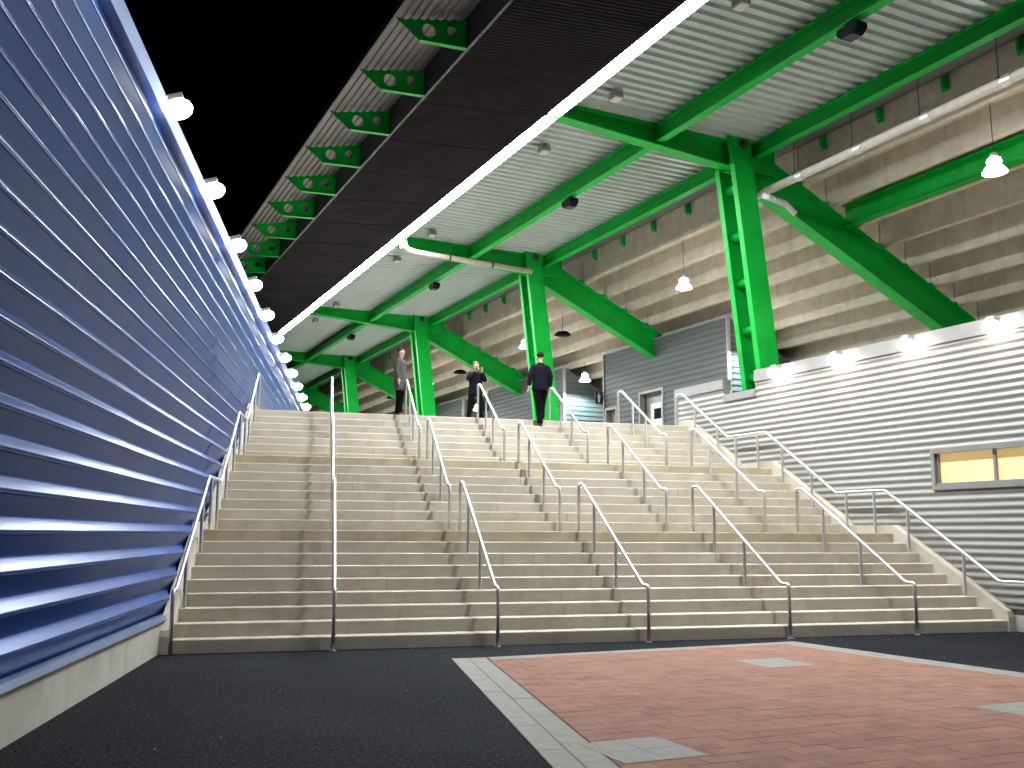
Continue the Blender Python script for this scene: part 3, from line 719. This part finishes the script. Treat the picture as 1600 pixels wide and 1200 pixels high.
# ================================================================== PEOPLE
def skin_mesh(name, verts, edges, m_, parent, root=0, sub=2):
    me = bpy.data.meshes.new(name); me.from_pydata([v[0] for v in verts], edges, []); me.update()
    o = bpy.data.objects.new(name, me); COL.objects.link(o)
    o.parent = parent
    sk = o.modifiers.new('skin', 'SKIN'); sk.use_smooth_shade = True; sk.branch_smoothing = .3
    for i, v in enumerate(verts):
        rr = v[1] if isinstance(v[1], tuple) else (v[1], v[1]); me.skin_vertices[0].data[i].radius = rr
        me.skin_vertices[0].data[i].use_root = (i == root)
    ss = o.modifiers.new('sub', 'SUBSURF'); ss.levels = sub; ss.render_levels = sub
    me.materials.append(m_); return o
def loft(mb, rings, seg=20):
    """rings: (centre, rx vector, ry vector)"""
    vs = []; fs = []
    for c, ex, ey in rings:
        vs += [Vector(c)+Vector(ex)*math.cos(2*math.pi*j/seg)+Vector(ey)*math.sin(2*math.pi*j/seg) for j in range(seg)]
    for i in range(len(rings)-1):
        for j in range(seg):
            a = i*seg+j; b = i*seg+(j+1) % seg; fs.append((a, b, b+seg, a+seg))
    return mb.add(vs, fs+[tuple(range(seg))[::-1], tuple(range(len(vs)-seg, len(vs)))])
def local(mb, name, m_, parent, sub=0):
    me = mb.mesh(name, m_, True); o = bpy.data.objects.new(name, me); COL.objects.link(o); o.parent = parent
    if sub: s_ = o.modifiers.new('sub', 'SUBSURF'); s_.levels = sub; s_.render_levels = sub
    return o
def person(loc, rz, h, label, pose, mats, hem, lean=0.0, hair_long=False):
    """built facing -Y, unit height then scaled; pose gives joint positions"""
    jk, tr, hr = mats
    t = empty('person', loc, label, 'person'); t.rotation_euler = (0, 0, rz); t.scale = (h, h, h)
    J = dict(pel=(0, 0, .52), wai=(0, 0, .61), che=(0, -.005, .74), nek=(0, .0, .835), hd=(0, -.012, .93),
             shl=(-.104, 0, .792), shr=(.104, 0, .792), hil=(-.052, 0, .50), hir=(.052, 0, .50))
    J.update(pose); V = {k: Vector(v) for k, v in J.items()}
    hw = {}
    vs = []; ed = []; idx = {}
    def v(k, p, r_): idx[k] = len(vs); vs.append((Vector(p), r_)); return idx[k]
    def e(a, b): ed.append((idx[a], idx[b]))
    v('pel', V['pel'], (.055, .042)); v('wai', V['wai'], (.06, .045)); v('che', V['che'], (.065, .048)); e('pel', 'wai'); e('wai', 'che')
    v('nek', V['nek'], .033); e('che', 'nek')
    hd = V['hd']; fdir = Vector(J.get('face', (0, -1, 0))).normalized()
    v('h0', hd-Z*.045+fdir*.012, (.036, .040)); v('h1', hd, (.046, .052)); v('h2', hd+Z*.04, (.040, .046)); v('h3', hd+Z*.058, (.02, .022))
    e('nek', 'h0'); e('h0', 'h1'); e('h1', 'h2'); e('h2', 'h3')
    for s_ in ('l', 'r'):
        v('sh'+s_, V['sh'+s_], .026); v('el'+s_, V['el'+s_], .020); v('wr'+s_, V['wr'+s_], .016); e('che', 'sh'+s_); e('sh'+s_, 'el'+s_); e('el'+s_, 'wr'+s_)
        d = (V['wr'+s_]-V['el'+s_]).normalized(); hd_ = Vector(J.get('hand'+s_, d)).normalized()
        side = hd_.cross(Vector((0, -1, .2))).normalized() if abs(hd_.y) < .9 else Vector((1, 0, 0))
        pm_ = V['wr'+s_]+hd_*.045; v('pa'+s_, pm_, (.020, .011)); e('wr'+s_, 'pa'+s_)
        for f_ in range(4):
            o_ = side*((f_-1.5)*.0095); ln = (.034, .042, .039, .030)[f_]
            cur = hd_*.8+fdir*.35
            v('f%d%s' % (f_, s_), pm_+o_+hd_*ln*.6, .0052); v('g%d%s' % (f_, s_), pm_+o_*1.05+hd_*ln*.6+cur*ln*.55, .0044)
            e('pa'+s_, 'f%d%s' % (f_, s_)); e('f%d%s' % (f_, s_), 'g%d%s' % (f_, s_))
        v('th'+s_, V['wr'+s_]+hd_*.022+fdir*.022, .0062); v('tk'+s_, V['wr'+s_]+hd_*.045+fdir*.032, .005); e('wr'+s_, 'th'+s_); e('th'+s_, 'tk'+s_)
        v('hi'+s_, V['hi'+s_], .042); v('kn'+s_, V['kn'+s_], .030); v('an'+s_, V['an'+s_], .016); v('to'+s_, V['an'+s_]+Vector(J.get('toe'+s_, (0, -.09, -.02)))*.6-Z*.008, .008)
        e('pel', 'hi'+s_); e('hi'+s_, 'kn'+s_); e('kn'+s_, 'an'+s_); e('an'+s_, 'to'+s_)
    # nose and ears grow from the head
    rv = fdir.cross(Z).normalized()
    v('no', hd+fdir*.056-Z*.006, .007); e('h1', 'no')
    v('e1', hd+rv*.047-Z*.004, .008); v('e2', hd-rv*.047-Z*.004, .008); e('h1', 'e1'); e('h1', 'e2')
    b = skin_mesh('body', vs, ed, M_skin, t, 0, 2)
    # eyes, brows and mouth
    for s_ in (-1, 1):
        mb = MB(); mb.lathe(hd+fdir*.0475+rv*.0185*s_+Z*.004, [(.001, -.004), (.0065, 0), (.004, .003)], 10, fdir); local(mb, 'eye', M_black, b)
    mb = MB(); p = hd+fdir*.046-Z*.034; mb.box(lambda a, b_, c_: p+rv*a+fdir*b_+Z*c_, (-.015, 0, -.002), (.015, .006, .003)); local(mb, 'mouth', M_red, b)
    # hair cap
    mb = MB(); rg = []
    for z_, s_ in ((-.018, .90), (.012, 1.12), (.038, 1.10), (.056, .85), (.068, .42), (.071, .06)):
        back = .014 if z_ < .03 else .004
        rg.append((hd+Z*z_-fdir*back, rv*.047*s_, fdir*(.047 if z_ > .03 else .038)*s_))
    loft(mb, rg, 18); local(mb, 'hair', hr, t, 1)
    # trousers
    mb = MB(); X_, Y_ = Vector((1, 0, 0)), Vector((0, 1, 0))
    for s_ in ('l', 'r'):
        hi, kn, an = V['hi'+s_], V['kn'+s_], V['an'+s_]
        loft(mb, [(hi+Z*.07, X_*.060, Y_*.062), (hi, X_*.062, Y_*.070), (hi.lerp(kn, .5), X_*.055, Y_*.060), (kn, X_*.043, Y_*.047), (kn.lerp(an, .5), X_*.039, Y_*.044), (an-Z*.004, X_*.036, Y_*.045), (an-Z*.012, X_*.034, Y_*.042)], 16)
    loft(mb, [(V['pel']+Z*.07, X_*.092, Y_*.066), (V['pel']+Z*.02, X_*.102, Y_*.074), (V['pel']-Z*.03, X_*.106, Y_*.074), (V['pel']-Z*.055, X_*.09, Y_*.06)], 18)
    local(mb, 'trousers', tr, t, 1)
    for s_ in ('l', 'r'):
        an = V['an'+s_]; td = Vector(J.get('toe'+s_, (0, -.09, -.02))); mb = MB(); td2 = td.normalized(); sd = td2.cross(Z).normalized(); upn = sd.cross(td2)
        heel = an-td2*.028-Z*.022
        loft(mb, [(heel-td2*.006, sd*.014, upn*.012), (heel, sd*.024, upn*.022), (an+td2*.03-Z*.018, sd*.026, upn*.024), (an+td2*.075-Z*.026, sd*.028, upn*.016), (an+td2*.108-Z*.03, sd*.02, upn*.010), (an+td2*.118-Z*.031, sd*.008, upn*.005)], 14)
        local(mb, 'shoe', M_shoe, t, 1)
    # jacket: torso loft plus sleeves
    mb = MB(); ch, wa, pl = V['che'], V['wai'], V['pel']
    rings = []
    if hem < .45: rings += [(Vector((pl.x, pl.y, hem)), X_*.118, Y_*.098), (Vector((pl.x, pl.y, hem+.012)), X_*.121, Y_*.10)]
    else: rings += [(Vector((pl.x, pl.y, hem)), X_*.116, Y_*.086), (Vector((pl.x, pl.y, hem+.012)), X_*.119, Y_*.088)]
    rings += [(pl+Z*.02, X_*.116, Y_*.088), (wa, X_*.104, Y_*.079), (wa.lerp(ch, .5), X_*.112, Y_*.080), (ch, X_*.122, Y_*.082), (ch+Z*.04, X_*.126, Y_*.074), (ch+Z*.068, X_*.112, Y_*.058), (ch+Z*.085, X_*.078, Y_*.048), (V['nek']-Z*.002, X_*.043, Y_*.044), (V['nek']+Z*.016, X_*.038, Y_*.041)]
    loft(mb, rings, 24)
    for s_ in ('l', 'r'):
        sh_, elb, wr = V['sh'+s_], V['el'+s_], V['wr'+s_]
        pts = [ch.lerp(sh_, .7)+Z*.012, sh_, sh_.lerp(elb, .5), elb, elb.lerp(wr, .5), wr-(wr-elb).normalized()*.006, wr]
        mb.tube(pts, [.036, .043, .041, .038, .033, .029, .027], 14)
    local(mb, 'jacket', jk, t, 1)
    return t, V
X0 = 3.86
p1, v1 = person((3.80, 9.22, Z3), R(62), 1.70, 'person in a knee-length grey coat and black trousers at the stair head', dict(
    ell=(-.135, .01, .66), wrl=(-.135, -.02, .52), elr=(.135, .01, .66), wrr=(.13, -.03, .52), knl=(-.05, -.012, .28), anl=(-.05, .01, .045), knr=(.05, .0, .28), anr=(.055, .02, .045), face=(-.25, -1, .02)),
    (M_coat, M_blk, M_hair), .36)
p2, v2 = person((6.02, 10.45, Z3), R(8), 1.68, 'person in dark clothes with feet apart taking a picture', dict(
    ell=(-.155, -.05, .68), wrl=(-.045, -.135, .815), elr=(.155, -.05, .68), wrr=(.052, -.135, .815), handl=(.25, -.5, .8), handr=(-.25, -.5, .8),
    knl=(-.09, -.01, .28), anl=(-.115, .0, .045), knr=(.09, -.01, .28), anr=(.115, .0, .045)), (M_suit, M_blk, M_hair2), .46)
p3, v3 = person((7.30, 8.80, Z3-RI), R(183), 1.92, 'person in a dark suit seen from behind climbing the last step', dict(
    ell=(-.14, .02, .665), wrl=(-.135, -.01, .535), elr=(.15, .03, .665), wrr=(.165, .02, .53), knl=(-.045, -.05, .31), anl=(-.03, -.02, .125), toel=(0, -.09, -.018),
    knr=(.03, .01, .285), anr=(.015, .04, .045)), (M_suit, M_blk, M_hair), .47)
# hand-held camera and bag
cb = empty('compact_camera', Vector((6.02, 10.45, Z3))+Vector((0, -.30, 1.43)), 'small black camera held up to the face', 'camera')
mb = MB(); c = wloc(cb); mb.box(lambda a, b, d: c+Vector((a, b, d)), (-.055, -.014, -.032), (.055, .014, .032)); mb.build('camera_body', M_black, cb, bevel=.005)
mb = MB(); mb.lathe(c+Vector((0, -.014, 0)), [(.024, 0), (.024, .02), (.016, .022)], 14, (0, -1, 0)); mb.build('lens_barrel', M_rock, cb)
hb = empty('shoulder_bag', (6.27, 10.55, Z3+.36), 'black bag hanging beside the person taking a picture', 'bag')
mb = MB(); c = wloc(hb); loft(mb, [(c+Z*.0, (.11, 0, 0), (0, .05, 0)), (c+Z*.04, (.15, 0, 0), (0, .075, 0)), (c+Z*.2, (.145, 0, 0), (0, .07, 0)), (c+Z*.30, (.12, 0, 0), (0, .03, 0))], 14); mb.build('pouch', M_blk, hb, smooth=True)
mb = MB(); mb.tube([c+Vector((-.1, 0, .29)), c+Vector((-.08, -.01, .6)), c+Vector((-.13, -.01, .95)), c+Vector((-.06, .01, .6)), c+Vector((.09, 0, .29))], .010, 8); mb.build('strap', M_blk, hb)
